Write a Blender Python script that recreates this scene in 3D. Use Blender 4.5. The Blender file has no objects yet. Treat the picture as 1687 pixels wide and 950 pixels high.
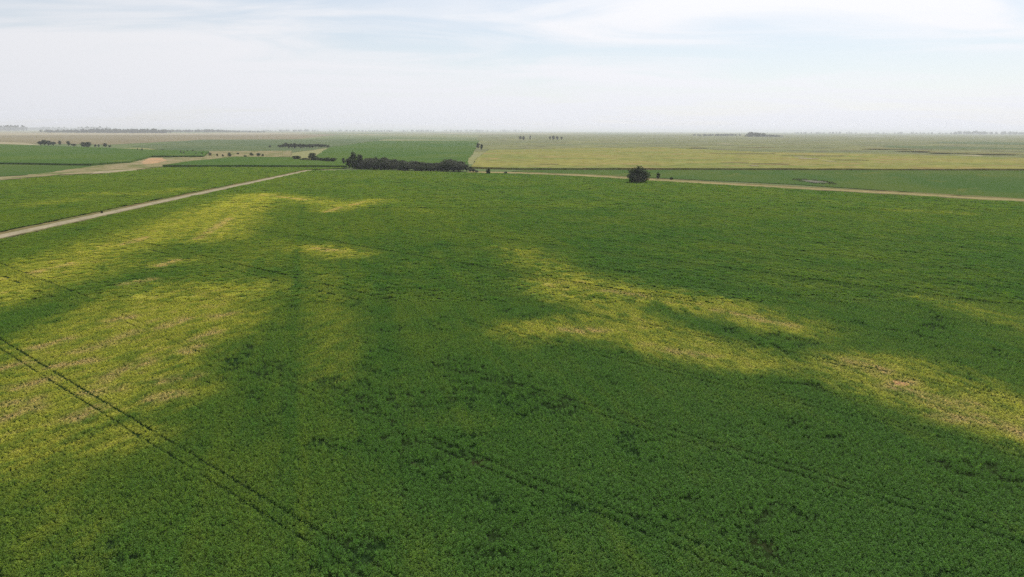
import bpy, bmesh, math, random
import numpy as np
from mathutils import Matrix, Vector

# ------------------------------------------------------------------ camera, sky, sun, exposure
scene = bpy.context.scene
COL = scene.collection
R = math.radians
W, H = 1687.0, 950.0
CAM_H = 45.0
F_PX = 1204.6
PITCH = R(12.19)
ROLL = 0.0036
SUN_EL, SUN_AZ = R(48), R(28)          # azimuth clockwise from straight ahead (+Y)

cam_d = bpy.data.cameras.new('camera')
cam_d.sensor_width = 36.0
cam_d.lens = 36.0 * F_PX / W
cam_d.clip_start = 0.5
cam_d.clip_end = 200000.0
cam = bpy.data.objects.new('camera', cam_d)
COL.objects.link(cam)
CAM_M = Matrix.Translation((0, 0, CAM_H)) @ Matrix.Rotation(math.pi / 2 - PITCH, 4, 'X') @ Matrix.Rotation(ROLL, 4, 'Z')
cam.matrix_world = CAM_M
scene.camera = cam

world = bpy.data.worlds.new('World')
scene.world = world
world.use_nodes = True
nt = world.node_tree
nt.nodes.clear()
N = nt.nodes.new
L = nt.links.new
out = N('ShaderNodeOutputWorld')
sky = N('ShaderNodeTexSky')
sky.sky_type = 'NISHITA'
sky.sun_disc = False
sky.sun_elevation = SUN_EL
sky.sun_rotation = SUN_AZ
sky.altitude = 100
sky.air_density = 1.0
sky.dust_density = 0.3
sky.ozone_density = 1.0
bg = N('ShaderNodeBackground')
bg.inputs['Strength'].default_value = 0.095
L(sky.outputs[0], bg.inputs['Color'])
# thin high cloud sheet: the direction projected on a plane overhead
tc = N('ShaderNodeTexCoord')
sep = N('ShaderNodeSeparateXYZ')
L(tc.outputs['Generated'], sep.inputs[0])
def wm(op, a, b=None, c=None):
    n = N('ShaderNodeMath'); n.operation = op
    for i, v in enumerate((a, b, c)):
        if v is None: continue
        if isinstance(v, (int, float)): n.inputs[i].default_value = v
        else: L(v, n.inputs[i])
    return n.outputs[0]
zz = wm('ADD', wm('MAXIMUM', sep.outputs[2], 0.0), 0.085)
cx = wm('DIVIDE', sep.outputs[0], zz)
cy = wm('DIVIDE', sep.outputs[1], zz)
comb = N('ShaderNodeCombineXYZ')
L(cx, comb.inputs[0]); L(cy, comb.inputs[1]); comb.inputs[2].default_value = 3.7
OA = 68.4
def cloud_noise(scale, detail, dist, rough, offs, stretch):
    m = N('ShaderNodeMapping')
    m.inputs['Location'].default_value = offs
    m.inputs['Scale'].default_value = stretch
    m.inputs['Rotation'].default_value = (0, 0, R(-14))
    L(comb.outputs[0], m.inputs[0])
    n = N('ShaderNodeTexNoise')
    n.inputs['Scale'].default_value = scale
    n.inputs['Detail'].default_value = detail
    n.inputs['Roughness'].default_value = rough
    n.inputs['Distortion'].default_value = dist
    L(m.outputs[0], n.inputs['Vector'])
    return n.outputs[0]
nA = cloud_noise(0.30, 3, 0.4, 0.5, (OA, 4.1, 0), (0.6, 1, 1))
nB = cloud_noise(1.0, 7, 0.9, 0.58, (OA * 3, 2.2, 0), (0.55, 1, 1))
cov = wm('ADD', wm('MULTIPLY', nA, 0.72), wm('MULTIPLY', nB, 0.62))
cr = N('ShaderNodeMapRange')
cr.interpolation_type = 'SMOOTHSTEP'
cr.inputs['From Min'].default_value = 0.505
cr.inputs['From Max'].default_value = 0.74
cr.inputs['To Min'].default_value = 0.28
cr.inputs['To Max'].default_value = 1.0
L(cov, cr.inputs['Value'])
bgc = N('ShaderNodeBackground')
bgc.inputs['Color'].default_value = (0.955, 0.96, 0.985, 1)
# thin cloud glows towards the sun
sd = N('ShaderNodeVectorMath'); sd.operation = 'DOT_PRODUCT'
L(tc.outputs['Generated'], sd.inputs[0])
sd.inputs[1].default_value = (math.sin(SUN_AZ) * math.cos(SUN_EL), math.cos(SUN_AZ) * math.cos(SUN_EL), math.sin(SUN_EL))
glow = wm('POWER', wm('MAXIMUM', sd.outputs['Value'], 0.0), 2.0)
L(wm('ADD', wm('MULTIPLY', glow, 0.38), 0.78), bgc.inputs['Strength'])
# the veil of moist air thickens with the length of the path through it
veil = wm('SUBTRACT', 1.0, wm('POWER', 2.718, wm('DIVIDE', -0.062, wm('ADD', wm('MAXIMUM', sep.outputs[2], 0.0), 0.028))))
bgv = N('ShaderNodeBackground')
bgv.inputs['Color'].default_value = (0.775, 0.79, 0.85, 1)
L(wm('ADD', wm('MULTIPLY', glow, 0.22), 0.90), bgv.inputs['Strength'])
mix = N('ShaderNodeMixShader')
L(cr.outputs[0], mix.inputs[0]); L(bg.outputs[0], mix.inputs[1]); L(bgc.outputs[0], mix.inputs[2])
mixv = N('ShaderNodeMixShader')
L(veil, mixv.inputs[0]); L(mix.outputs[0], mixv.inputs[1]); L(bgv.outputs[0], mixv.inputs[2])
L(mixv.outputs[0], out.inputs['Surface'])

sun_d = bpy.data.lights.new('sun', 'SUN')
sun_d.energy = 4.8
sun_d.angle = R(1.5)
sun_d.color = (1.0, 0.955, 0.88)
sun = bpy.data.objects.new('sun', sun_d)
COL.objects.link(sun)
SUN_V = Vector((math.sin(SUN_AZ) * math.cos(SUN_EL), math.cos(SUN_AZ) * math.cos(SUN_EL), math.sin(SUN_EL)))
sun.rotation_euler = SUN_V.to_track_quat('Z', 'Y').to_euler()
sun.location = (0, 0, 300)

vs = scene.view_settings
vs.view_transform = 'Standard'
vs.look = 'None'
vs.exposure = 0.1
vs.gamma = 1.0
vs.use_curve_mapping = False
scene.cycles.max_bounces = 5
scene.cycles.diffuse_bounces = 3
scene.cycles.glossy_bounces = 2
scene.cycles.transmission_bounces = 3
scene.cycles.volume_bounces = 1
scene.cycles.caustics_reflective = False
scene.cycles.caustics_refractive = False
scene.cycles.use_denoising = False
scene.cycles.denoiser = 'OPENIMAGEDENOISE'
scene.cycles.sample_clamp_indirect = 4.0

# ------------------------------------------------------------------ helpers
rng = np.random.default_rng(11)
random.seed(5)

def at(px, py, z=0.0):
    """ground point (metres) seen at a place of the photograph"""
    d = CAM_M.to_3x3() @ Vector(((px - W / 2) / F_PX, -(py - H / 2) / F_PX, -1.0))
    t = (z - CAM_H) / d.z
    return Vector((d.x * t, d.y * t, z))

def to_px(x, y, z=0.0):
    x = np.asarray(x, float); y = np.asarray(y, float); z = np.asarray(z, float) + 0 * x
    Mi = np.array(CAM_M.inverted())
    cxx = Mi[0, 0] * x + Mi[0, 1] * y + Mi[0, 2] * z + Mi[0, 3]
    cyy = Mi[1, 0] * x + Mi[1, 1] * y + Mi[1, 2] * z + Mi[1, 3]
    czz = -(Mi[2, 0] * x + Mi[2, 1] * y + Mi[2, 2] * z + Mi[2, 3])
    czz = np.where(czz < 0.1, 0.1, czz)
    return W / 2 + F_PX * cxx / czz, H / 2 - F_PX * cyy / czz

def tag(o, label=None, cat=None, group=None, kind=None):
    if label: o['label'] = label
    if cat: o['category'] = cat
    if group: o['group'] = group
    if kind: o['kind'] = kind
    return o

def mesh_obj(name, verts, faces, mat, parent=None, smooth=False):
    me = bpy.data.meshes.new(name)
    me.from_pydata([tuple(v) for v in verts], [], faces)
    me.update()
    if mat: me.materials.append(mat)
    if smooth: me.polygons.foreach_set('use_smooth', [True] * len(me.polygons))
    o = bpy.data.objects.new(name, me)
    COL.objects.link(o)
    if parent: o.parent = parent
    return o

def empty(name, loc, rz=0, scale=(1, 1, 1)):
    o = bpy.data.objects.new(name, None)
    COL.objects.link(o)
    o.empty_display_size = 0.5
    o.location = loc; o.rotation_euler = (0, 0, rz); o.scale = scale
    return o

# value noise in numpy
_perm = np.random.default_rng(3).random((512, 512))
def vnoise(x, y):
    xi = np.floor(x).astype(np.int64); yi = np.floor(y).astype(np.int64)
    fx = x - xi; fy = y - yi
    fx = fx * fx * (3 - 2 * fx); fy = fy * fy * (3 - 2 * fy)
    a = _perm[xi & 511, yi & 511]; b = _perm[(xi + 1) & 511, yi & 511]
    c = _perm[xi & 511, (yi + 1) & 511]; d = _perm[(xi + 1) & 511, (yi + 1) & 511]
    return (a * (1 - fx) + b * fx) * (1 - fy) + (c * (1 - fx) + d * fx) * fy
def fbm(x, y, o=4):
    s = 0; w = 0.5; t = 0
    for i in range(o):
        s = s + w * vnoise(x * 2 ** i + 17.3 * i, y * 2 ** i + 9.1 * i); t += w; w *= 0.55
    return s / t
def sstep(a, b, x):
    t = np.clip((x - a) / (b - a), 0, 1)
    return t * t * (3 - 2 * t)

# ------------------------------------------------------------------ materials
def nodes_of(name):
    m = bpy.data.materials.new(name)
    m.use_nodes = True
    t = m.node_tree
    t.nodes.clear()
    return m, t

class NB:
    def __init__(s, t): s.t = t
    def n(s, typ, **kw):
        x = s.t.nodes.new(typ)
        for k, v in kw.items(): setattr(x, k, v)
        return x
    def l(s, a, b): s.t.links.new(a, b)
    def val(s, sock, v):
        if hasattr(v, 'is_output'): s.l(v, sock)
        else: sock.default_value = v
    def math(s, op, a, b=None):
        x = s.n('ShaderNodeMath', operation=op)
        s.val(x.inputs[0], a)
        if b is not None: s.val(x.inputs[1], b)
        return x.outputs[0]
    def mixc(s, f, a, b):
        x = s.n('ShaderNodeMix', data_type='RGBA')
        s.val(x.inputs[0], f); s.val(x.inputs[6], a); s.val(x.inputs[7], b)
        return x.outputs[2]
    def pos(s, scale=(1, 1, 1), rot=0.0):
        g = s.n('ShaderNodeNewGeometry')
        m = s.n('ShaderNodeMapping')
        m.inputs['Scale'].default_value = scale
        m2 = s.n('ShaderNodeMapping'); m2.inputs['Rotation'].default_value = (0, 0, rot)
        s.l(g.outputs['Position'], m2.inputs[0]); s.l(m2.outputs[0], m.inputs[0])
        return m.outputs[0]
    def noise(s, vec, scale, detail=4, rough=0.55, dist=0.0):
        x = s.n('ShaderNodeTexNoise')
        x.inputs['Scale'].default_value = scale
        x.inputs['Detail'].default_value = detail
        x.inputs['Roughness'].default_value = rough
        x.inputs['Distortion'].default_value = dist
        s.l(vec, x.inputs['Vector'])
        return x.outputs[0]
    def rng(s, v, a, b, lo=0.0, hi=1.0):
        x = s.n('ShaderNodeMapRange', interpolation_type='SMOOTHSTEP')
        s.val(x.inputs[0], v)
        for i, q in zip((1, 2, 3, 4), (a, b, lo, hi)): x.inputs[i].default_value = q
        return x.outputs[0]

def c4(c): return (c[0], c[1], c[2], 1.0)

def sheet_mat(name, ca, cb, cc=None, scale=0.02, stretch=(1, 1, 1), rot=0.0, fine=0.6, rough=0.85, bump=0.5, bd=0.3, cc_at=(0.58, 0.72)):
    """field surface: two main colours in broad patches, a third in spots, fine grain and relief"""
    m, t = nodes_of(name)
    b = NB(t)
    big = b.noise(b.pos(stretch, rot), scale, 5, 0.6, 0.4)
    col = b.mixc(b.rng(big, 0.36, 0.64), c4(ca), c4(cb))
    if cc:
        sp = b.noise(b.pos((stretch[0] * 1.3, stretch[1] * 1.1, 1), rot + 0.3), scale * 2.7, 5, 0.62, 0.6)
        col = b.mixc(b.rng(sp, *cc_at), col, c4(cc))
    fn = b.noise(b.pos(), fine, 5, 0.7)
    v = b.rng(fn, 0.3, 0.7, 0.72, 1.28)
    mul = b.n('ShaderNodeMix', data_type='RGBA', blend_type='MULTIPLY')
    mul.inputs[0].default_value = 1.0
    cv = b.n('ShaderNodeCombineColor')
    for i in range(3): b.l(v, cv.inputs[i])
    b.l(col, mul.inputs[6]); b.l(cv.outputs[0], mul.inputs[7])
    p = b.n('ShaderNodeBsdfPrincipled')
    b.l(mul.outputs[2], p.inputs['Base Color'])
    p.inputs['Roughness'].default_value = rough
    p.inputs['Specular IOR Level'].default_value = 0.0
    bp = b.n('ShaderNodeBump')
    bp.inputs['Strength'].default_value = bump
    bp.inputs['Distance'].default_value = bd
    b.l(fn, bp.inputs['Height']); b.l(bp.outputs[0], p.inputs['Normal'])
    o = b.n('ShaderNodeOutputMaterial'); b.l(p.outputs[0], o.inputs[0])
    return m

def leaf_shader(b, col, trans=0.35, gloss=0.06, grough=0.45):
    d = b.n('ShaderNodeBsdfDiffuse'); b.l(col, d.inputs[0])
    tr = b.n('ShaderNodeBsdfTranslucent')
    tc2 = b.n('ShaderNodeMix', data_type='RGBA', blend_type='MULTIPLY'); tc2.inputs[0].default_value = 1.0
    b.l(col, tc2.inputs[6]); tc2.inputs[7].default_value = (1.25, 1.15, 0.55, 1)
    b.l(tc2.outputs[2], tr.inputs[0])
    m1 = b.n('ShaderNodeMixShader'); m1.inputs[0].default_value = trans
    b.l(d.outputs[0], m1.inputs[1]); b.l(tr.outputs[0], m1.inputs[2])
    g = b.n('ShaderNodeBsdfGlossy'); g.inputs['Roughness'].default_value = grough
    g.inputs[0].default_value = (0.9, 0.95, 0.9, 1)
    m2 = b.n('ShaderNodeMixShader'); m2.inputs[0].default_value = gloss
    b.l(m1.outputs[0], m2.inputs[1]); b.l(g.outputs[0], m2.inputs[2])
    o = b.n('ShaderNodeOutputMaterial'); b.l(m2.outputs[0], o.inputs[0])

def crop_mat():
    m, t = nodes_of('soybean_leaf')
    b = NB(t)
    def att(nm):
        a = b.n('ShaderNodeAttribute', attribute_type='INSTANCER'); a.attribute_name = nm
        return a.outputs['Fac']
    yel, dry, tone, vary = att('yel'), att('dry'), att('tone'), att('vary')
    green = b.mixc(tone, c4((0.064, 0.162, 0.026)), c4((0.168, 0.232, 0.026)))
    rnd = b.n('ShaderNodeNewGeometry').outputs['Random Per Island']
    green = b.mixc(b.rng(rnd, 0.0, 1.0, 0.0, 0.5), green, c4((0.112, 0.235, 0.034)))
    c1 = b.mixc(yel, green, c4((0.410, 0.430, 0.060)))
    c2 = b.mixc(dry, c1, c4((0.60, 0.48, 0.21)))
    mv = b.n('ShaderNodeMix', data_type='RGBA', blend_type='MULTIPLY'); mv.inputs[0].default_value = 1.0
    cv = b.n('ShaderNodeCombineColor')
    for i in range(3): b.l(vary, cv.inputs[i])
    b.l(c2, mv.inputs[6]); b.l(cv.outputs[0], mv.inputs[7])
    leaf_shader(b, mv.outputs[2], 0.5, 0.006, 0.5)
    return m

def foliage_mat(name, ca, cb, trans=0.25, gloss=0.04):
    m, t = nodes_of(name)
    b = NB(t)
    rnd = b.n('ShaderNodeNewGeometry').outputs['Random Per Island']
    oi = b.n('ShaderNodeObjectInfo').outputs['Random']
    n = b.noise(b.pos(), 0.35, 3)
    f = b.math('ADD', b.math('MULTIPLY', rnd, 0.45), b.math('ADD', b.math('MULTIPLY', b.rng(n, .35, .65), 0.35), b.math('MULTIPLY', oi, 0.2)))
    leaf_shader(b, b.mixc(f, c4(ca), c4(cb)), trans, gloss)
    return m

def bark_mat():
    m, t = nodes_of('bark'); b = NB(t)
    n = b.noise(b.pos((1, 1, 0.25)), 6.0, 5)
    p = b.n('ShaderNodeBsdfPrincipled')
    b.l(b.mixc(n, c4((0.06, 0.045, 0.035)), c4((0.16, 0.13, 0.105))), p.inputs['Base Color'])
    p.inputs['Roughness'].default_value = 0.9
    o = b.n('ShaderNodeOutputMaterial'); b.l(p.outputs[0], o.inputs[0])
    return m

def water_mat():
    m, t = nodes_of('pond_water'); b = NB(t)
    p = b.n('ShaderNodeBsdfPrincipled')
    p.inputs['Base Color'].default_value = (0.20, 0.19, 0.16, 1)
    p.inputs['Roughness'].default_value = 0.12
    bp = b.n('ShaderNodeBump'); bp.inputs['Strength'].default_value = 0.15; bp.inputs['Distance'].default_value = 0.05
    b.l(b.noise(b.pos(), 1.5, 3), bp.inputs['Height']); b.l(bp.outputs[0], p.inputs['Normal'])
    o = b.n('ShaderNodeOutputMaterial'); b.l(p.outputs[0], o.inputs[0])
    return m

def ground_mat():
    m, t = nodes_of('farmland'); b = NB(t)
    v = b.n('ShaderNodeTexVoronoi', voronoi_dimensions='2D', distance='CHEBYCHEV')
    v.inputs['Scale'].default_value = 1.0
    v.inputs['Randomness'].default_value = 0.75
    b.l(b.pos((1 / 1100, 1 / 800, 1), 0.35), v.inputs['Vector'])
    sc = b.n('ShaderNodeSeparateColor'); b.l(v.outputs['Color'], sc.inputs[0])
    ramp = b.n('ShaderNodeValToRGB'); ramp.color_ramp.interpolation = 'CONSTANT'
    cols = [(0.0, (0.085, 0.115, 0.045)), (0.22, (0.17, 0.17, 0.075)), (0.45, (0.11, 0.135, 0.06)), (0.62, (0.22, 0.20, 0.11)), (0.8, (0.07, 0.11, 0.035)), (0.92, (0.14, 0.13, 0.085))]
    e = ramp.color_ramp.elements
    e[0].position, e[0].color = cols[0][0], c4(cols[0][1])
    e[1].position, e[1].color = cols[1][0], c4(cols[1][1])
    for p_, c_ in cols[2:]:
        q = e.new(p_); q.color = c4(c_)
    b.l(sc.outputs[0], ramp.inputs[0])
    n1 = b.noise(b.pos((1, 0.6, 1), 0.3), 0.004, 6, 0.62, 0.5)
    col = b.mixc(b.rng(n1, 0.42, 0.7, 0, 0.6), ramp.outputs[0], c4((0.15, 0.15, 0.09)))
    n2 = b.noise(b.pos(), 0.03, 5, 0.65)
    col = b.mixc(b.rng(n2, 0.55, 0.75, 0, 0.5), col, c4((0.075, 0.085, 0.04)))
    p = b.n('ShaderNodeBsdfPrincipled')
    b.l(col, p.inputs['Base Color']); p.inputs['Roughness'].default_value = 0.9
    p.inputs['Specular IOR Level'].default_value = 0.0
    o = b.n('ShaderNodeOutputMaterial'); b.l(p.outputs[0], o.inputs[0])
    return m

M = {}
M['crop'] = crop_mat()
M['ground'] = ground_mat()
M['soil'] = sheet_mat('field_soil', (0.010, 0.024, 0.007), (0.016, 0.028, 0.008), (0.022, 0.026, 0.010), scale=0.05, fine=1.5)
M['soy_far'] = sheet_mat('soybean_cover', (0.042, 0.078, 0.020), (0.058, 0.086, 0.020), (0.088, 0.100, 0.024), scale=0.012, stretch=(1, 0.4, 1), rot=0.3, fine=0.5)
M['bright'] = sheet_mat('bright_green_crop', (0.042, 0.082, 0.018), (0.056, 0.092, 0.018), (0.078, 0.106, 0.022), scale=0.006, stretch=(1, 0.5, 1), fine=0.25)
M['greygreen'] = sheet_mat('grey_green_pasture', (0.060, 0.088, 0.040), (0.09, 0.11, 0.05), (0.06, 0.08, 0.035), scale=0.006, fine=0.1)
M['tan'] = sheet_mat('dry_stubble', (0.17, 0.145, 0.085), (0.135, 0.115, 0.07), (0.20, 0.175, 0.11), scale=0.004, stretch=(0.5, 1, 1), fine=0.1)
M['paletan'] = sheet_mat('pale_stubble', (0.25, 0.22, 0.14), (0.22, 0.19, 0.12), scale=0.004, fine=0.1)
M['olive'] = sheet_mat('ripening_crop', (0.178, 0.166, 0.048), (0.128, 0.145, 0.042), (0.195, 0.150, 0.062), scale=0.008, stretch=(0.5, 1.0, 1), rot=0.2, fine=0.05, cc_at=(0.5,0.66))
M['marsh'] = sheet_mat('rough_pasture', (0.150, 0.150, 0.062), (0.105, 0.120, 0.056), (0.085, 0.080, 0.055), scale=0.005, stretch=(0.6, 1.0, 1), rot=-0.25, fine=0.03, cc_at=(0.5,0.66))
M['wash'] = sheet_mat('dry_creek_bed', (0.18, 0.15, 0.08), (0.22, 0.18, 0.11), (0.09, 0.105, 0.035), scale=0.02, stretch=(1, 0.5, 1), fine=0.3, cc_at=(0.42, 0.62))
M['salmon'] = sheet_mat('bare_clay', (0.32, 0.20, 0.105), (0.26, 0.185, 0.11), scale=0.03, fine=0.3)
M['gravel'] = sheet_mat('track_gravel', (0.25, 0.215, 0.145), (0.205, 0.18, 0.12), (0.12, 0.115, 0.06), scale=0.06, fine=1.2, bump=0.3, bd=0.05)
M['verge'] = sheet_mat('verge_grass', (0.13, 0.12, 0.055), (0.10, 0.085, 0.05), (0.17, 0.15, 0.07), scale=0.05, fine=0.8)
M['straw'] = sheet_mat('dry_grass', (0.22, 0.18, 0.085), (0.175, 0.15, 0.07), (0.10, 0.105, 0.035), scale=0.018, stretch=(1, 1, 1), fine=0.4, cc_at=(0.6, 0.75))
M['brown'] = sheet_mat('brown_weeds', (0.13, 0.105, 0.05), (0.10, 0.10, 0.04), (0.18, 0.14, 0.07), scale=0.03, fine=0.5)
M['bark'] = bark_mat()
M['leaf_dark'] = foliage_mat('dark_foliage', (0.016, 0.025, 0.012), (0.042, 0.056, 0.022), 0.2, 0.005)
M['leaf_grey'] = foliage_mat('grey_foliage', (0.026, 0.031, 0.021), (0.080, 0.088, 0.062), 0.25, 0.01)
M['leaf_green'] = foliage_mat('green_foliage', (0.030, 0.045, 0.015), (0.070, 0.085, 0.030))
M['water'] = water_mat()
M['redsoil'] = sheet_mat('reddish_soil', (0.25, 0.13, 0.08), (0.21, 0.12, 0.075), (0.28, 0.19, 0.10), scale=0.5, fine=2.0)
M['mud'] = sheet_mat('shallow_muddy_water', (0.085, 0.085, 0.07), (0.12, 0.115, 0.09), (0.05, 0.06, 0.03), scale=0.12, fine=0.6, rough=0.8)

# ------------------------------------------------------------------ setting: ground and fields
def disc(name, r, mat, z=0.0, n=96):
    vs_ = [(0, 0, z)]
    fs = []
    rings = [200, 1000, 4000, 12000, 30000, r]
    for k, rr in enumerate(rings):
        for i in range(n):
            a = 2 * math.pi * i / n
            vs_.append((rr * math.cos(a), rr * math.sin(a), z))
    for i in range(n):
        fs.append((0, 1 + i, 1 + (i + 1) % n))
    for k in range(len(rings) - 1):
        o0, o1 = 1 + k * n, 1 + (k + 1) * n
        for i in range(n):
            j = (i + 1) % n
            fs.append((o0 + i, o1 + i, o1 + j, o0 + j))
    return mesh_obj(name, vs_, fs, mat)
tag(disc('ground', 55000, M['ground'], -0.35), kind='structure')

def outline(pts, jit, step):
    """densify a polygon of ground points and make its edges a little uneven"""
    res = []
    n = len(pts)
    for i in range(n):
        a, b = Vector(pts[i][:2]), Vector(pts[(i + 1) % n][:2])
        d = b - a
        k = max(1, min(60, int(d.length / step)))
        nrm = Vector((-d.y, d.x)).normalized() if d.length > 0 else Vector((0, 0))
        for q in range(k):
            p = a + d * (q / k)
            if q: p = p + nrm * random.uniform(-jit, jit)
            res.append(p)
    return res

def sheet(name, px, mat, z, thick=0.0, jit=0.6, step=12.0, world_pts=False, kind='structure'):
    g = [Vector(p) for p in px] if world_pts else [at(*p) for p in px]
    ring = outline(g, jit, step)
    n = len(ring)
    if thick <= 0:
        return tag(mesh_obj(name, [(p.x, p.y, z) for p in ring], [list(range(n))], mat), kind=kind)
    vs_ = [(p.x, p.y, z + thick * random.uniform(0.9, 1.1)) for p in ring] + [(p.x, p.y, z - 0.3) for p in ring]
    fs = [list(range(n))] + [(i, i + n, (i + 1) % n + n, (i + 1) % n) for i in range(n)]
    return tag(mesh_obj(name, vs_, fs, mat), kind=kind)

# far parcels, back to front
sheet('pale_stubble_field', [(-120, 217.2), (200, 218.6), (520, 219.0), (430, 221.6), (-120, 223.2)], M['paletan'], -0.1, jit=15, step=200)
sheet('stubble_field', [(-150, 223.0), (420, 221.4), (560, 221), (480, 229.8), (330, 230.0), (180, 238), (60, 236.5), (-150, 231)], M['tan'], -0.05, jit=8, step=120)
sheet('pasture', [(330, 229.8), (640, 228.5), (520, 246), (430, 257), (300, 250), (215, 240.5), (260, 236.5)], M['greygreen'], 0.02, jit=5, step=60)
sheet('dry_grass_strip', [(-150, 229.5), (40, 235), (75, 239.6), (-150, 233.6)], M['paletan'], 0.05, jit=3, step=40)
sheet('plain_pasture', [(788, 221), (1900, 222), (1900, 232), (1100, 246), (780, 250)], M['marsh'], -0.1, jit=8, step=150)
sheet('marsh_pasture', [(1040, 228), (1800, 227.5), (1900, 280), (1000, 279), (1080, 244)], M['marsh'], -0.02, jit=8, step=80)
sheet('green_crop_field', [(505, 268), (540, 243), (620, 231.5), (790, 231), (783, 246), (772, 262), (768, 278), (600, 278)], M['bright'], 0.08, jit=2, step=40)
sheet('ripening_crop_field', [(776, 277), (786, 262), (806, 247.5), (1080, 243.2), (1260, 252), (1500, 256), (1850, 266), (1850, 281), (1000, 279.2), (860, 279.4)], M['olive'], 0.0, thick=2.0, jit=1.5, step=15)
sheet('green_crop_field', [(-150, 233.5), (60, 240.2), (140, 243.5), (250, 248), (345, 251), (335, 258.5), (250, 258.5), (215, 268), (150, 272.5), (115, 272.2), (0, 270.2), (-150, 268.5)], M['bright'], 0.0, thick=2.4, jit=1.0, step=14)
sheet('grassland_strip', [(-150, 268.8), (0, 270.3), (150, 272.8), (195, 270), (60, 287), (-150, 298)], M['soy_far'], 0.05)
sheet('dry_creek', [(-120, 302), (0, 292.5), (75, 284.5), (150, 274), (215, 266), (245, 259.8), (300, 258.6), (382, 258.8), (350, 264), (285, 272), (240, 277.5), (165, 285.5), (100, 287.5), (40, 293), (-120, 306)], M['wash'], 0.12, jit=3.0, step=9)
sheet('bare_clay_patch', [(232, 267), (246, 260.5), (268, 260), (275, 264), (258, 268.5), (238, 270.5)], M['salmon'], 0.16, jit=2.5, step=7)
sheet('pale_sand_bar', [(160, 282), (215, 278.8), (232, 280.2), (205, 284.3), (150, 286)], M['paletan'], 0.16, jit=1.5, step=6)
sheet('scrubland', [(300, 249), (480, 248), (480, 257.5), (380, 261), (300, 258)], M['wash'], 0.10, jit=3, step=15)
sheet('green_crop_field', [(268, 274.6), (310, 268.5), (390, 260), (478, 261), (500, 265), (560, 269.5), (572, 275.5), (470, 275.2), (330, 274.9)], M['bright'], 0.0, thick=2.4, jit=0.8, step=12)
sheet('soybean_field_strip', [(840, 282), (880, 279.8), (1300, 279.8), (1900, 281), (1900, 340), (1687, 328), (1300, 303), (1000, 289)], M['soy_far'], 0.06, jit=1.0)

# the main field, the neighbour field and what divides them
road_px = [(-260, 446), (0, 389.5), (260, 333.2), (400, 303.5), (470, 288.6), (512, 280.0)]
road = [at(*p) for p in road_px]
def ribbon(name, line, w0, w1, mat, z, jit=0.25, step=6.0, crown=0.0, kind='structure'):
    """strip beside a line, from w0 to w1 metres right of it"""
    pts = []
    for a, b in zip(line[:-1], line[1:]):
        k = max(1, int((b - a).length / step))
        for q in range(k): pts.append(a + (b - a) * (q / k))
    pts.append(line[-1])
    L_, R_, C_ = [], [], []
    for i, p in enumerate(pts):
        d = (pts[min(i + 1, len(pts) - 1)] - pts[max(i - 1, 0)]).normalized()
        nr = Vector((d.y, -d.x, 0))
        e0, e1 = w0 + random.uniform(-jit, jit), w1 + random.uniform(-jit, jit)
        L_.append(p + nr * e0); R_.append(p + nr * e1); C_.append(p + nr * ((e0 + e1) / 2))
    n = len(pts)
    vs_ = [(p.x, p.y, z) for p in L_] + [(p.x, p.y, z + crown) for p in C_] + [(p.x, p.y, z) for p in R_]
    fs = []
    for i in range(n - 1):
        fs += [(i, i + 1, n + i + 1, n + i), (n + i, n + i + 1, 2 * n + i + 1, 2 * n + i)]
    return tag(mesh_obj(name, vs_, fs, mat, smooth=True), kind=kind)
ribbon('dirt_road', road, -3.4, 3.4, M['gravel'], 0.14, 0.35, 5, 0.12)
ribbon('road_verge', road, -8.0, -3.0, M['brown'], 0.11, 0.8, 5, 0.05)
ribbon('road_verge', road, 3.0, 5.4, M['verge'], 0.11, 0.5, 5, 0.05)

track_px = [(770, 283.2), (850, 284.5), (960, 288.5), (1100, 297.5), (1300, 308.6), (1500, 319.5), (1620, 326.5), (1900, 341)]
track = [at(*p) for p in track_px]
ribbon('grass_track', track, -9, 9, M['straw'], 0.12, 3.0, 9, 0.1)
ribbon('track_verge', track, -19, -6, M['brown'], 0.10, 4.0, 9, 0.1)
ribbon('track_verge', track, 5, 14, M['verge'], 0.09, 3.0, 9, 0.05)

far_edge = [(512, 281.5), (600, 280.3), (770, 284.8), (850, 286.6), (960, 291), (1100, 299.8), (1300, 311.8), (1500, 323), (1620, 330.5), (1900, 346)]
main_poly = [at(*p) for p in [(-260, 453), (0, 396.5), (260, 337.5), (400, 306.5), (470, 291), (508, 282)]] + [at(*p) for p in far_edge]
main_poly += [Vector((900, 20, 0)), Vector((60, -40, 0)), Vector((-180, 20, 0))]
left_poly = [at(*p) for p in [(-260, 436), (0, 381.5), (260, 328.6), (400, 300.5), (470, 286.5), (500, 280), (572, 277.2), (560, 276.2), (330, 275.6), (262, 276.2), (240, 279.5), (165, 287.5), (100, 289.5), (40, 295), (-120, 308), (-260, 330)]]
sheet('field_soil', main_poly, M['soil'], 0.0, world_pts=True, jit=0.5, step=15)
sheet('field_soil', left_poly, M['soil'], 0.0, world_pts=True, jit=0.5, step=15)

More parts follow.
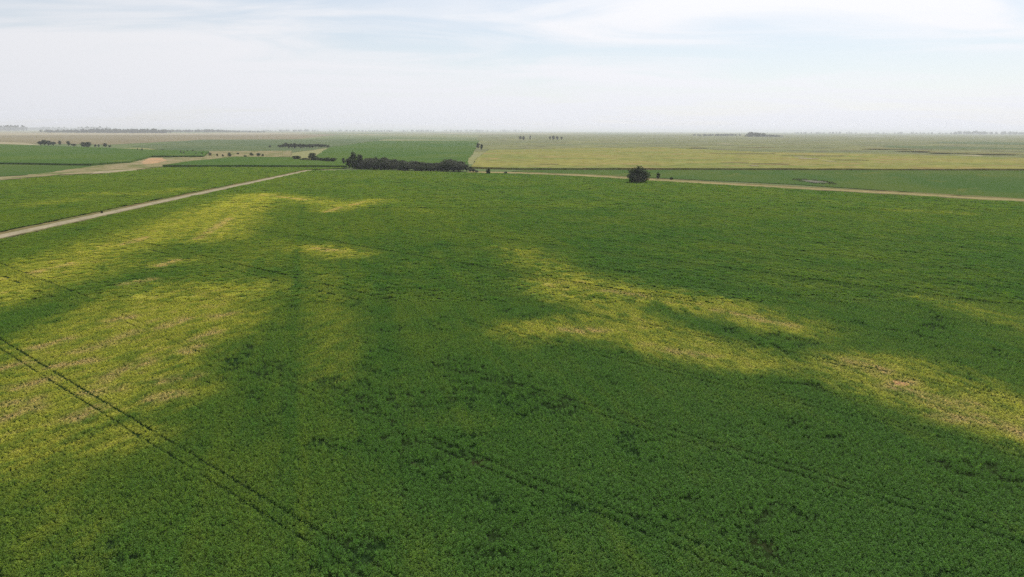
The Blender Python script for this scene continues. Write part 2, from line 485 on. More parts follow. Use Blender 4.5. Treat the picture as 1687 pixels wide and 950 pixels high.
# ------------------------------------------------------------------ soybean crop (uncountable plants: one object per field)
def tuft(rg, rad, hgt, n, ls, out_v, out_f, ox=0.0, oy=0.0, low=0.45, sd=0.42, dome=0.55):
    for _ in range(n):
        a = rg.uniform(0, 2 * math.pi); r = rad * math.sqrt(rg.uniform(0, 1))
        top = hgt * (1.0 - dome * (r / rad) ** 2)
        z = top * rg.uniform(low, 1.0)
        x, y = ox + r * math.cos(a), oy + r * math.sin(a)
        yaw = rg.uniform(0, 2 * math.pi)
        tilt = rg.normal(0, sd) + 0.25 * r / rad
        l = ls * rg.uniform(0.7, 1.25); w = l * rg.uniform(0.55, 0.8)
        ux = np.array([math.cos(yaw) * math.cos(tilt), math.sin(yaw) * math.cos(tilt), -math.sin(tilt)])
        uy = np.array([-math.sin(yaw), math.cos(yaw), rg.normal(0, 0.25)])
        c = np.array([x, y, z])
        i = len(out_v)
        out_v += [c - ux * l / 2, c + uy * w / 2 - ux * l * 0.1, c + ux * l / 2, c - uy * w / 2 - ux * l * 0.1]
        out_f.append((i, i + 1, i + 2, i + 3))

def variant(name, size, spacing, rad, hgt, n, ls, seed, low=0.45, sd=0.5, dome=0.55):
    rg = np.random.default_rng(seed)
    v, f = [], []
    if size <= spacing:
        tuft(rg, rad, hgt, n, ls, v, f, 0, 0, low, sd, dome)
    else:
        k = int(round(size / spacing))
        for i in range(k):
            for j in range(k):
                tuft(rg, rad * rg.uniform(0.8, 1.15), hgt * rg.uniform(0.8, 1.15), n, ls, v, f,
                     (i + 0.5 - k / 2) * spacing + rg.normal(0, 0.2 * spacing), (j + 0.5 - k / 2) * spacing + rg.normal(0, 0.2 * spacing), low, sd, dome)
    me = bpy.data.meshes.new(name)
    me.from_pydata([tuple(q) for q in v], [], f)
    me.materials.append(M['crop'])
    return bpy.data.objects.new(name, me)      # linked nowhere: only the crop's node group uses it

NEAR_V = [variant('soybean_plant', 0.4, 0.4, 0.20, 0.62, 22, 0.125, 100 + i, 0.30, 0.55, 0.5) for i in range(5)]
MID_V = [variant('soybean_row_piece', 2.0, 0.5, 0.34, 0.62, 14, 0.26, 200 + i, 0.72, 0.5, 0.3) for i in range(4)]
FAR_V = [variant('soybean_block', 4.0, 0.8, 0.52, 0.66, 12, 0.46, 300 + i, 0.85, 0.45, 0.15) for i in range(3)]
VARS = NEAR_V + MID_V + FAR_V

def in_poly(x, y, poly):
    c = np.zeros(x.shape, bool)
    n = len(poly)
    for i in range(n):
        x0, y0 = poly[i].x, poly[i].y
        x1, y1 = poly[(i + 1) % n].x, poly[(i + 1) % n].y
        if y0 == y1: continue
        c ^= ((y0 > y) != (y1 > y)) & (x < (x1 - x0) * (y - y0) / (y1 - y0) + x0)
    return c

def seg_dist(x, y, a, b):
    dx, dy = b.x - a.x, b.y - a.y
    t = np.clip(((x - a.x) * dx + (y - a.y) * dy) / (dx * dx + dy * dy + 1e-9), 0, 1)
    return np.hypot(x - a.x - t * dx, y - a.y - t * dy), t

# chlorotic patches: strokes on the ground (points, radius in metres, strength)
S = []
def stroke(pts, r, s): S.append(([at(*p) for p in pts], r, s))
stroke([(-60, 500), (0, 472), (130, 428), (260, 384), (360, 345), (425, 322)], 20, 1.0)
stroke([(350, 395), (385, 365), (420, 330)], 17, 0.9)
stroke([(425, 322), (500, 328), (560, 342), (612, 332)], 17, 0.75)
stroke([(545, 348), (590, 336)], 13, 0.75)
stroke([(515, 408), (565, 420)], 13, 0.9)
stroke([(520, 440), (545, 520), (530, 625)], 10, 0.36)
stroke([(100, 460), (200, 440), (300, 430)], 15, 0.5)
stroke([(300, 470), (400, 440), (440, 400)], 13, 0.35)
stroke([(-30, 700), (60, 640), (150, 580), (260, 520), (370, 480)], 19, 0.95)
stroke([(20, 620), (120, 550), (250, 480)], 15, 0.7)
stroke([(150, 660), (240, 610), (340, 560), (370, 515)], 12, 0.85)
stroke([(-20, 720), (90, 735), (190, 720)], 10, 0.7)
stroke([(-10, 800), (80, 780), (120, 740)], 8, 0.5)
stroke([(250, 660), (320, 640)], 8, 0.65)
stroke([(20, 860), (120, 930)], 6, 0.3)
stroke([(60, 338), (120, 330)], 15, 0.5)
stroke([(150, 320), (240, 321), (300, 312)], 13, 0.5)
stroke([(848, 412), (890, 436), (960, 462)], 13, 0.6)
stroke([(915, 465), (1000, 474), (1100, 492), (1200, 512), (1295, 540)], 12, 0.95)
stroke([(920, 480), (980, 500), (1050, 525)], 13, 0.72)
stroke([(865, 548), (950, 540), (1040, 548)], 10, 0.95)
stroke([(1040, 548), (1110, 578), (1180, 588), (1250, 600)], 9, 0.95)
stroke([(1120, 556), (1180, 572), (1230, 592)], 6.0, 0.7)
stroke([(1395, 600), (1440, 610), (1500, 628), (1600, 662), (1740, 712)], 11, 1.0)
stroke([(1400, 630), (1450, 655), (1560, 690), (1700, 725)], 6.5, 0.75)
stroke([(1500, 605), (1570, 630), (1680, 680)], 8, 0.7)
stroke([(1520, 492), (1600, 512), (1700, 548)], 8, 0.5)
stroke([(1480, 348), (1580, 352)], 12, 0.45)
stroke([(670, 345), (710, 350)], 12, 0.35)
stroke([(1300, 470), (1400, 480)], 7, 0.2)
D = []   # bare, straw coloured streaks
def dry_streak(pts, r, s): D.append(([at(*p) for p in pts], r, s))
for p in [[(130, 580), (180, 566)], [(175, 622), (245, 596)], [(265, 630), (318, 622)], [(255, 660), (290, 652)], [(265, 540), (305, 528)],
          [(325, 562), (352, 550)], [(355, 522), (385, 517)], [(90, 605), (150, 596)], [(30, 640), (75, 628)], [(0, 692), (60, 672)],
          [(0, 668), (50, 662)], [(120, 690), (160, 676)], [(190, 560), (222, 548)], [(305, 582), (330, 574)], [(180, 530), (215, 522)],
          [(265, 440), (290, 430)], [(325, 395), (380, 360)], [(535, 350), (600, 333)], [(520, 410), (560, 415)], [(440, 322), (500, 330)],
          [(0, 610), (40, 600)], [(60, 575), (110, 560)], [(150, 650), (190, 640)], [(210, 470), (250, 462)], [(60, 450), (120, 435)], [(200, 405), (240, 392)],
          [(1000, 480), (1060, 488)], [(1180, 512), (1300, 538)], [(930, 545), (990, 545)], [(1100, 578), (1150, 586)],
          [(1400, 595), (1460, 612)], [(1520, 655), (1600, 668)], [(1560, 690), (1640, 700)], [(1470, 640), (1530, 655)], [(1620, 690), (1690, 720)]]:
    dry_streak(p, 2.0, 0.95)
dry_streak([(1472, 633), (1496, 631)], 1.8, 1.3)
dry_streak([(1540, 660), (1580, 668)], 4.0, 0.6)
dry_streak([(1405, 602), (1440, 610)], 4.0, 0.5)
DARK = []  # deep green strips where an old boundary ran
def dark(pts, r, s): DARK.append(([at(*p) for p in pts], r, s))
dark([(497, 338), (491, 430), (484, 560), (476, 690)], 1.3, 0.65)
dark([(400, 560), (440, 640), (420, 720)], 6, 0.5)
dark([(632, 470), (640, 580), (652, 700)], 3.0, 0.55)
dark([(660, 690), (690, 830)], 3.0, 0.55)
dark([(0, 525), (80, 508)], 7, 0.25)
dark([(1290, 562), (1325, 585)], 6, 0.5)
dark([(1085, 512), (1150, 532), (1200, 545)], 4.5, 0.5)

RED = at(1484, 632)
TR_DIR = Vector((math.sin(R(130.9)), math.cos(R(130.9)), 0))     # sprayer tramlines
TR_N = Vector((-TR_DIR.y, TR_DIR.x, 0))
TR_0 = at(455, 863).dot(TR_N)
TR_STEP = 26.3
TR_GAUGE = 2.15
def tram_dist(x, y):
    q = x * TR_N.x + y * TR_N.y - TR_0
    k = np.round((q - TR_GAUGE / 2) / TR_STEP)
    q = q - k * TR_STEP
    return np.minimum(np.abs(q), np.abs(q - TR_GAUGE)) + np.where((k != 0) & (x < -12), 0.12, 0.0) + np.where(k == 0, 0.03, 0.0)

def health(x, y):
    wx = x + 6 * (fbm(x / 16, y / 16, 3) - 0.5); wy = y + 10 * (fbm(x / 16 + 40, y / 16 + 7, 3) - 0.5)
    yel = np.zeros_like(x)
    for pts, r, s in S:
        d = np.full(x.shape, 1e9)
        for a, b in zip(pts[:-1], pts[1:]): d = np.minimum(d, seg_dist(wx, wy, a, b)[0])
        yel = np.maximum(yel, s * np.exp(-(d / (r * 0.98)) ** 2)) + 0.25 * np.minimum(yel, s * np.exp(-(d / (r * 0.98)) ** 2))
    ang = np.where(x < 0, R(24), R(-20))
    al = x * np.sin(ang) + y * np.cos(ang); ac = x * np.cos(ang) - y * np.sin(ang)
    st = fbm(al / 4, ac / 1.7 + 50, 4)
    st2 = fbm(al / 2.6, ac / 0.8 + 150, 3)
    dk = np.zeros_like(x)
    for pts, r, s in DARK:
        d = np.full(x.shape, 1e9)
        for a, b in zip(pts[:-1], pts[1:]): d = np.minimum(d, seg_dist(x + 2 * (st2 - .5), y, a, b)[0])
        dk = np.maximum(dk, s * np.exp(-(d / r) ** 2))
    y0 = np.clip(yel * (1 - dk), 0, 1.2)
    yel = sstep(0.0, 1.2, y0 * (0.55 + 0.8 * sstep(0.25, 0.72, st)) + 0.55 * (st2 - 0.5) * np.clip(y0 * 2, 0, 1))
    dry = np.zeros_like(x)
    ww = 2.2 * (fbm(x / 4, y / 4, 3) - 0.5)
    for pts, r, s in D:
        d = np.full(x.shape, 1e9)
        for a, b in zip(pts[:-1], pts[1:]): d = np.minimum(d, seg_dist(x + ww, y - ww, a, b)[0])
        dry = np.maximum(dry, s * np.exp(-(d / r) ** 2))
    dry = np.clip(dry * sstep(0.25, 0.6, st2 * 0.5 + st * 0.5) + 0.4 * sstep(0.60, 0.80, st) * sstep(0.55, 0.95, y0), 0, 1)
    return yel, dry, dk, st

def crop_points(poly, x0, x1, y0, y1, sp, lod, ymin, ymax, margin):
    """jittered rows along the drilling direction, clipped to the field and to what the picture can see"""
    c, s = TR_DIR.x, TR_DIR.y
    ext = max(abs(x0), abs(x1), y1) * 1.5
    cx0, cy0 = (x0 + x1) / 2, (y0 + y1) / 2
    hw = math.hypot(x1 - x0, y1 - y0) / 2
    g = np.arange(-hw, hw, sp)
    out_x, out_y = [], []
    for blk in np.array_split(g, max(1, len(g) // 400)):
        A, B = np.meshgrid(blk, g, indexing='ij')
        ja, jb = (0.26, 0.26) if lod == 'near' else (0.09, 0.09)
        A = A + rng.normal(0, ja * sp, A.shape); B = B + rng.normal(0, jb * sp, B.shape)
        x = cx0 + A * c - B * s; y = cy0 + A * s + B * c
        k = (x > x0) & (x < x1) & (y >= ymin) & (y < ymax)
        x, y = x[k], y[k]
        px, py = to_px(x, y)
        k = (px > -margin) & (px < W + margin) & (py < H + 110)
        x, y = x[k], y[k]
        k = in_poly(x, y, poly)
        out_x.append(x[k]); out_y.append(y[k])
    return np.concatenate(out_x), np.concatenate(out_y)

def build_crop(name, poly, zones, label, tram=True):
    X, Y, I, SC, YE, DR, TO, ZR, VA = [], [], [], [], [], [], [], [], []
    base = {'near': (0, len(NEAR_V)), 'mid': (len(NEAR_V), len(MID_V)), 'far': (len(NEAR_V) + len(MID_V), len(FAR_V))}
    def add(x, y, lod):
        if len(x) == 0: return
        yel, dry, dk, st = health(x, y)
        gap = fbm(x / 9 + 5, y / 9, 4)
        fine = fbm(x / 1.7 + 3, y / 1.7 + 8, 3)
        keep = np.ones(x.shape, bool)
        u = rng.random(x.shape)
        if lod == 'near':
            if tram:
                td = tram_dist(x + 0.25 * (fine - 0.5), y)
                tn = fbm(x / 6 + 90, y / 6, 3)
                keep &= ~((td < 0.25) & (tn > 0.26))
            thin = 0.75 * sstep(0.50, 0.68, gap) * sstep(0.45, 0.62, fine) + 0.5 * dk * sstep(0.4, 0.6, fine)
            thin = thin * (1 - 0.9 * np.clip(yel * 2, 0, 1))
            keep &= u > np.clip(thin + 0.12 * dry + 0.12, 0, 0.85)
            keep &= ~((np.hypot((x - RED.x) / 1.9, (y - RED.y) / 1.5) < 1 + 0.5 * (fine - 0.5)) & (u < 0.55))
        elif lod == 'mid':
            keep &= u > np.clip(0.15 * dk, 0, 0.9)
        x, y, yel, dry, dk, st, gap, fine = [q[keep] for q in (x, y, yel, dry, dk, st, gap, fine)]
        n = len(x)
        b0, bn = base[lod]
        I.append(b0 + rng.integers(0, bn, n))
        VA.append(np.clip(rng.normal(1.0, 0.18 if lod == 'near' else 0.08, n), 0.4, 1.6))
        sc = rng.uniform(0.8, 1.25, n) * (1 - 0.08 * yel - 0.12 * dry)
        if lod != 'near': sc = rng.uniform(0.9, 1.12, n)
        sz = sc * rng.uniform(0.6, 1.3, n) * (1 - 0.3 * yel) * (0.8 + 0.5 * gap)
        sa, ca = math.sin(R(-15.5)), math.cos(R(-15.5))
        stripe = fbm((x * ca - y * sa) / 2.4, (x * sa + y * ca) / 55, 3)
        big = fbm(x / 45 + 20, y / 45 + 3, 3)
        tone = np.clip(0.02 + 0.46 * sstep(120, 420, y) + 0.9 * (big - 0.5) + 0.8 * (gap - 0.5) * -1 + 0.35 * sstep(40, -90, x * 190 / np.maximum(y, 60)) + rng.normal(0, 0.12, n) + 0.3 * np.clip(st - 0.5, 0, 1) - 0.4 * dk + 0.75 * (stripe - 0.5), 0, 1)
        X.append(x); Y.append(y); SC.append(np.stack([sc, sc, sz], 1)); YE.append(np.clip(yel + rng.normal(0, 0.05, n) * (yel > 0.1), 0, 1)); DR.append(dry); TO.append(tone)
        ZR.append(rng.integers(0, 4, n) * (math.pi / 2) + (rng.uniform(-0.6, 0.6, n) if lod == 'near' else 0))
    for lod, sp, ya, yb in zones:
        wid = yb * 0.80 + 40
        x, y = crop_points(poly, -wid, wid, ya, yb, sp, lod, ya, yb, 90)
        if lod == 'mid' and tram:
            # along the wheel tracks single plants are drilled so that the tracks stay narrow
            td = tram_dist(x, y)
            clear = (td < 2.1) & (y < 330)
            add(x[~clear], y[~clear], 'mid')
            xs, ys = crop_points(poly, -wid, wid, ya, min(yb, 330), 0.31, 'near', ya, min(yb, 330), 90)
            # near plants only where a block was left out
            t2 = tram_dist(xs, ys)
            k = (t2 < 1.75)
            add(xs[k], ys[k], 'near')
        else:
            add(x, y, lod)
    X, Y = np.concatenate(X), np.concatenate(Y)
    n = len(X)
    me = bpy.data.meshes.new(name)
    me.vertices.add(n)
    co = np.zeros((n, 3), np.float32); co[:, 0] = X; co[:, 1] = Y; co[:, 2] = 0.01
    me.vertices.foreach_set('co', co.ravel())
    def at_f(nm, v):
        a = me.attributes.new(nm, 'FLOAT', 'POINT'); a.data.foreach_set('value', v.astype(np.float32))
    at_f('yel', np.concatenate(YE)); at_f('dry', np.concatenate(DR)); at_f('tone', np.concatenate(TO)); at_f('turn', np.concatenate(ZR)); at_f('vary', np.concatenate(VA))
    a = me.attributes.new('size3', 'FLOAT_VECTOR', 'POINT'); a.data.foreach_set('vector', np.concatenate(SC).astype(np.float32).ravel())
    a = me.attributes.new('pick', 'INT', 'POINT'); a.data.foreach_set('value', np.concatenate(I).astype(np.int32))
    o = bpy.data.objects.new(name, me)
    COL.objects.link(o)
    g = crop_group()
    md = o.modifiers.new('plants', 'NODES'); md.node_group = g
    me.materials.append(M['crop'])
    tag(o, label, 'crop', kind='stuff')
    print(name, n, 'plants and blocks')
    return o

_grp = []
def crop_group():
    if _grp: return _grp[0]
    g = bpy.data.node_groups.new('plant_crop', 'GeometryNodeTree')
    g.interface.new_socket('Geometry', in_out='INPUT', socket_type='NodeSocketGeometry')
    g.interface.new_socket('Geometry', in_out='OUTPUT', socket_type='NodeSocketGeometry')
    n = g.nodes.new
    gi, go = n('NodeGroupInput'), n('NodeGroupOutput')
    join = n('GeometryNodeJoinGeometry')
    infos = []
    for v in VARS:
        oi = n('GeometryNodeObjectInfo'); oi.inputs['Object'].default_value = v
        oi.inputs['As Instance'].default_value = True
        infos.append(oi)
    for oi in reversed(infos):          # join keeps the order in which the links were made, last first
        g.links.new(oi.outputs['Geometry'], join.inputs[0])
    iop = n('GeometryNodeInstanceOnPoints')
    def named(nm, typ):
        a = n('GeometryNodeInputNamedAttribute'); a.data_type = typ; a.inputs['Name'].default_value = nm
        return a.outputs['Attribute']
    g.links.new(gi.outputs[0], iop.inputs['Points'])
    g.links.new(join.outputs[0], iop.inputs['Instance'])
    iop.inputs['Pick Instance'].default_value = True
    g.links.new(named('pick', 'INT'), iop.inputs['Instance Index'])
    cmb = n('ShaderNodeCombineXYZ'); g.links.new(named('turn', 'FLOAT'), cmb.inputs[2])
    g.links.new(cmb.outputs[0], iop.inputs['Rotation'])
    g.links.new(named('size3', 'FLOAT_VECTOR'), iop.inputs['Scale'])
    g.links.new(iop.outputs[0], go.inputs[0])
    _grp.append(g)
    return g

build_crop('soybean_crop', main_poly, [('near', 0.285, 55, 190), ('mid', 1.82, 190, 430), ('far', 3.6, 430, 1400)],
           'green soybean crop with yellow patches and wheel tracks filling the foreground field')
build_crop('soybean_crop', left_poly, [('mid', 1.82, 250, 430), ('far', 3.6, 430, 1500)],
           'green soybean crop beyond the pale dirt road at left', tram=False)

# ------------------------------------------------------------------ trees
def crown_mesh(name, clumps, n_leaf, ls, mat, seed):
    """many leaf-cluster faces spread through clumps given as (x, y, z, rx, ry, rz)"""
    rg = np.random.default_rng(seed)
    vol = np.array([c[3] * c[4] * c[5] for c in clumps]) ** 0.8
    cnt = np.maximum(6, (n_leaf * vol / vol.sum()).astype(int))
    v, f = [], []
    for c, k in zip(clumps, cnt):
        d = rg.normal(0, 1, (k, 3)); d /= np.linalg.norm(d, axis=1)[:, None]
        r = rg.uniform(0.25, 1.0, k) ** 0.5 * rg.uniform(0.9, 1.12, k)
        p = np.array(c[:3]) + d * r[:, None] * np.array(c[3:6])
        for q in range(k):
            nrm = d[q] * 0.6 + rg.normal(0, 0.6, 3) + np.array([0, 0, 0.25]); nrm /= np.linalg.norm(nrm)
            t = np.cross(nrm, rg.normal(0, 1, 3)); t /= np.linalg.norm(t) + 1e-9
            b_ = np.cross(nrm, t)
            l = ls * rg.uniform(0.6, 1.4); w = l * rg.uniform(0.5, 0.9)
            i = len(v)
            v += [p[q] - t * l / 2, p[q] + b_ * w / 2, p[q] + t * l / 2 + nrm * 0.1 * l, p[q] - b_ * w / 2]
            f.append((i, i + 1, i + 2, i + 3))
    me = bpy.data.meshes.new(name)
    me.from_pydata([tuple(q) for q in v], [], f)
    me.materials.append(mat)
    return me

def trunk_mesh(name, h, r, limbs, seed, sides=7):
    rg = random.Random(seed)
    v, f = [], []
    def tube(pts, rad):
        base = len(v)
        for k, (p, rr) in enumerate(zip(pts, rad)):
            for s in range(sides):
                a = 2 * math.pi * s / sides
                v.append((p[0] + rr * math.cos(a), p[1] + rr * math.sin(a), p[2]))
        for k in range(len(pts) - 1):
            for s in range(sides):
                s2 = (s + 1) % sides
                f.append((base + k * sides + s, base + k * sides + s2, base + (k + 1) * sides + s2, base + (k + 1) * sides + s))
    bend = (rg.uniform(-.06, .06) * h, rg.uniform(-.06, .06) * h)
    pts = [(bend[0] * t * t, bend[1] * t * t, h * t) for t in (-0.02, 0.04, 0.3, 0.6, 0.85, 1.0)]
    tube(pts, [r * 1.5, r * 1.15, r * 0.9, r * 0.65, r * 0.4, r * 0.12])
    for (tx, ty, tz, z0) in limbs:
        s0 = (bend[0] * (z0 / h) ** 2, bend[1] * (z0 / h) ** 2, z0)
        m_ = ((s0[0] + tx) / 2, (s0[1] + ty) / 2, (z0 + tz) / 2 + 0.1 * h * 0.3)
        tube([s0, m_, (tx, ty, tz)], [r * 0.5, r * 0.35, r * 0.1])
    me = bpy.data.meshes.new(name)
    me.from_pydata(v, [], f)
    me.materials.append(M['bark'])
    return me

# unit trees: height 1 m x 10 (10 m tall, spread given), scaled per tree
def tree_kind(kind, mat, seed):
    rg = random.Random(seed)
    cl = []
    def shell(n, c, rad, s0, s1, zmin):
        for i in range(n):
            while True:
                d = Vector((rg.gauss(0, 1), rg.gauss(0, 1), rg.gauss(0, 1))).normalized()
                if c + d.z * rad[2] > zmin: break
            q = rg.uniform(0.72, 1.0); s_ = rg.uniform(s0, s1)
            cl.append((d.x * rad[0] * q, d.y * rad[1] * q, c + d.z * rad[2] * q, s_ * 1.1, s_ * 1.1, s_ * 0.85))
    if kind == 'broad':                        # crown down to the ground, wider than tall
        cl = [(0, 0, 4.2, 5.0, 5.0, 4.0)]
        shell(26, 3.6, (5.4, 5.4, 4.9), 1.3, 2.2, 0.9)
        cl.append((0.4, 0.2, 8.4, 2.2, 2.2, 1.5))
        h, r, nl, ls = 8.0, 0.5, 2800, 0.75
    elif kind == 'tall':
        for i in range(13):
            z = rg.uniform(2.0, 9.0); q = rg.uniform(0.2, 1.7) * (1.15 - 0.06 * z)
            a = rg.uniform(0, 2 * math.pi); s = rg.uniform(0.7, 1.3)
            cl.append((q * math.cos(a), q * math.sin(a), z, s, s, s * 1.15))
        cl.append((0, 0, 9.2, 0.8, 0.8, 0.8))
        h, r, nl, ls = 9.3, 0.28, 900, 0.6
    elif kind == 'round':
        cl = [(0, 0, 5.4, 2.4, 2.4, 3.2)]
        shell(17, 5.3, (2.4, 2.4, 3.7), 0.8, 1.4, 1.6)
        h, r, nl, ls = 8.4, 0.32, 1200, 0.65
    else:                                       # shrub
        cl = [(0, 0, 4.5, 3.4, 3.4, 3.9)]
        for i in range(9):
            a = rg.uniform(0, 2 * math.pi); z = rg.uniform(1.0, 8.0); q = rg.uniform(1.5, 3.4) * (1.1 - z / 14); s = rg.uniform(1.2, 2.1)
            cl.append((q * math.cos(a), q * math.sin(a), z, s, s, s))
        h, r, nl, ls = 6.0, 0.4, 500, 1.3
    limbs = [(c[0] * 0.8, c[1] * 0.8, c[2] * 0.9, max(0.8, c[2] * 0.45)) for c in cl[1:8]]
    return (trunk_mesh('trunk', h, r, limbs, seed), crown_mesh('crown', cl, nl, ls, mat, seed))

KINDS = {}
def kind_of(k, tone, i):
    key = (k, tone, i % 3)
    if key not in KINDS: KINDS[key] = tree_kind(k, M['leaf_' + tone], hash(k) % 1 + 31 * (i % 3) + 7 * len(k) + len(tone))
    return KINDS[key]

tcount = [0]
def tree(px, top, base, wpx, kind, tone, label, name='tree', cat='tree', group=None, dx=0.0, dy=0.0, rz=None):
    """a tree standing where the photograph shows its foot, as tall as seen there"""
    g = at(px, base)
    g.x += dx; g.y += dy
    dist = g.y / math.cos(PITCH) * 1.0
    m_per_px = math.hypot(g.y, CAM_H) / F_PX
    hgt = (base - top) * m_per_px * 1.02
    wid = wpx * m_per_px
    native = {'broad': 13.6, 'tall': 4.4, 'round': 6.6, 'shrub': 8.8}[kind]
    i = tcount[0]; tcount[0] += 1
    tm, cm = kind_of(kind, tone, i)
    e = empty(name, (g.x, g.y, -0.05), rz if rz is not None else random.uniform(0, 6.28), (wid / native, wid / native, hgt / 10.0))
    for nm, me in (('trunk', tm), ('crown', cm)):
        o = bpy.data.objects.new(nm, me); COL.objects.link(o); o.parent = e
    return tag(e, label, cat, group)

# the lone tree and bushes along the right-hand track
tree(1052, 273, 301, 44, 'broad', 'dark', 'large dark broad lone tree at the field edge beside the dry grass track', 'broad_tree')
tree(1084, 283.5, 295.3, 8, 'round', 'dark', 'small slender dark tree just right of the large lone tree', 'small_tree')
tree(1106, 290.8, 295.8, 7, 'shrub', 'dark', 'low dark bush on the grass track, second to the right of the lone tree', 'bush', 'bush')
tree(1018.5, 293.2, 295.6, 4, 'shrub', 'dark', 'tiny dark shrub on the grass track left of the large lone tree', 'shrub', 'bush')
tree(804, 276.5, 286.5, 9.5, 'shrub', 'dark', 'dark rounded bush just off the right end of the tree belt', 'bush', 'bush')
tree(833, 281.2, 286.2, 7, 'shrub', 'green', 'low brownish bush at the start of the grass track, right of the dark rounded bush', 'bush', 'bush')
tree(168, 346.5, 351.5, 5, 'shrub', 'dark', 'small dark shrub on the verge of the pale dirt road', 'shrub', 'bush')

# the long belt in the middle
BG = 'trees of the long grey belt'
tree(583, 249.5, 277, 15, 'round', 'dark', 'tallest slim tree near the left end of the long grey belt', 'tall_tree', group=BG)
tree(593, 253, 277.5, 16, 'round', 'dark', 'second tallest slim tree of the belt, right beside the tallest', 'tall_tree', group=BG)
tree(575, 258, 276.5, 13, 'round', 'grey', 'round grey tree at the very left end of the long belt', 'belt_tree', group=BG)
tops = [(588, 262), (600, 260), (608, 258), (617, 257), (626, 259), (635, 260), (645, 262), (655, 263), (664, 264), (673, 264), (683, 265), (692, 267), (701, 268), (710, 268), (719, 266), (728, 263), (737, 261.5), (746, 262), (755, 264)]
for i, (x, t) in enumerate(tops):
    b_ = 277.3 + 4.6 * (x - 588) / 170
    tree(x + random.uniform(-2, 2), t + 4.5 + random.uniform(-.8, .8), b_ + random.uniform(-.2, .8), random.uniform(22, 31), 'broad', 'grey' if i % 4 else 'dark', 'grey-green tree in the front row of the long belt in the picture centre', 'belt_tree', group='front row of the long belt')
    tree(x + 4 + random.uniform(-2, 2), t + random.uniform(-1, 1), b_ - 3.6 + random.uniform(-.3, .3), random.uniform(18, 26), 'broad' if i % 2 else 'round', 'grey', 'grey tree top of the back row showing above the long belt', 'belt_tree', group='back row of the long belt')
for i, (x, t, b_) in enumerate([(763, 266.5, 281.5), (769, 270, 282.3), (775, 273.5, 283), (780, 277, 283.5), (785, 279.8, 284)]):
    tree(x, t, b_, 11 - 0.8 * i, 'round', 'grey', ['sloping right shoulder tree of the belt, tallest of the descending five', 'second of the five descending trees at the right end of the belt', 'middle one of the five descending trees at the right end of the belt', 'fourth of the five descending trees at the right end of the belt', 'lowest tree at the tapering right tip of the long belt'][i], 'belt_tree', group='descending end of the belt')
tree(566, 259.5, 270, 7, 'round', 'dark', 'single small tree in the gap between the short row and the long belt', 'small_tree')

# short dark row left of the belt
SG = 'short dark tree row'
for x, t, b_, w_, l_ in [(489, 255.3, 264, 17, 'rounded dark tree at the left end of the short row'),
                         (503, 259.5, 265.3, 18, 'low dark tree second from left in the short row'),
                         (515, 250.8, 266, 18, 'tallest dark tree in the middle of the short row'),
                         (526, 258.6, 266.4, 18, 'dark tree right of the tallest one in the short row'),
                         (538, 258.8, 266.9, 18, 'dark tree second from right in the short row'),
                         (549, 259.3, 267.3, 15, 'dark tree at the right end of the short row')]:
    tree(x, t, b_, w_, 'round', 'dark', l_, 'row_tree', group=SG)

# far row behind it
for i, x in enumerate(np.linspace(461, 540, 17)):
    t = [238, 237, 234.5, 235.5, 236, 235, 236.5, 236, 236.5, 237, 236.5, 237, 236, 236.5, 237, 237.2, 238.5][i]
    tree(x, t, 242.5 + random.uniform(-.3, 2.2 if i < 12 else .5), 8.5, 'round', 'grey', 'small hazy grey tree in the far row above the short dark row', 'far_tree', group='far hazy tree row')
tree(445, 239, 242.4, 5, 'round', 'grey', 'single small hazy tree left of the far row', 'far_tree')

# left clumps on the edge of the bright green field
for x, t, b_, w_, l_ in [(67, 231.5, 239.2, 11, 'leftmost dark tree of the clump on the bright green field edge'),
                         (73, 229.8, 239.2, 12, 'tallest dark tree of the left clump on the bright green field edge'),
                         (80, 231.0, 239.3, 12, 'third dark tree of the left clump on the bright green field edge'),
                         (88, 232.5, 239.3, 11, 'low dark tree ending the dense left clump on the green field edge'),
                         (99, 231.0, 239.0, 6, 'single tree just right of the dense left clump'),
                         (113, 231.8, 239.5, 7, 'tree halfway between the two dense clumps on the green field edge'),
                         (121, 236.0, 240.8, 9, 'low spreading tree before the second dense clump'),
                         (138.5, 233.5, 242.6, 12, 'left dark tree of the second dense clump'),
                         (146, 233.2, 242.8, 12, 'right dark tree of the second dense clump'),
                         (157.5, 237, 242.5, 4, 'slim small tree right of the second dense clump'),
                         (163, 237, 242.5, 3.5, 'thinnest small tree right of the second dense clump'),
                         (173.5, 235.2, 241.8, 8, 'small bushy tree near the right end of the scattered left trees'),
                         (181, 238.5, 242.4, 6, 'last low tree at the right end of the scattered left trees')]:
    tree(x, t, b_, w_, 'round', 'dark', l_, 'field_tree', group='trees along the bright green field')

# two trees on the corner of the ripening field, and far groups on the plain
tree(787.5, 234.8, 245.2, 7, 'round', 'dark', 'taller tree of the pair at the far corner of the yellowish field', 'corner_tree')
tree(793.5, 236.8, 246.6, 6, 'round', 'dark', 'shorter tree of the pair at the far corner of the yellowish field', 'corner_tree')
for x, t, b_, w_, l_ in [(857, 223.2, 230.6, 5, 'left tree of the far hazy trio on the plain'), (862.5, 224.0, 230.8, 6, 'right tree of the far hazy trio on the plain'), (873.5, 222.8, 229.8, 3, 'slender lone tree right of the far hazy trio'),
                         (906, 223.6, 230.4, 4, 'leftmost tree of the far hazy four on the plain'), (911.5, 223.0, 230.4, 6, 'second tree of the far hazy four on the plain'),
                         (918, 224.0, 230.4, 6, 'third tree of the far hazy four on the plain'), (925, 224.4, 230.6, 5, 'rightmost tree of the far hazy four on the plain')]:
    tree(x, t, b_, w_, 'round', 'grey', l_, 'distant_tree', group='distant trees on the plain')

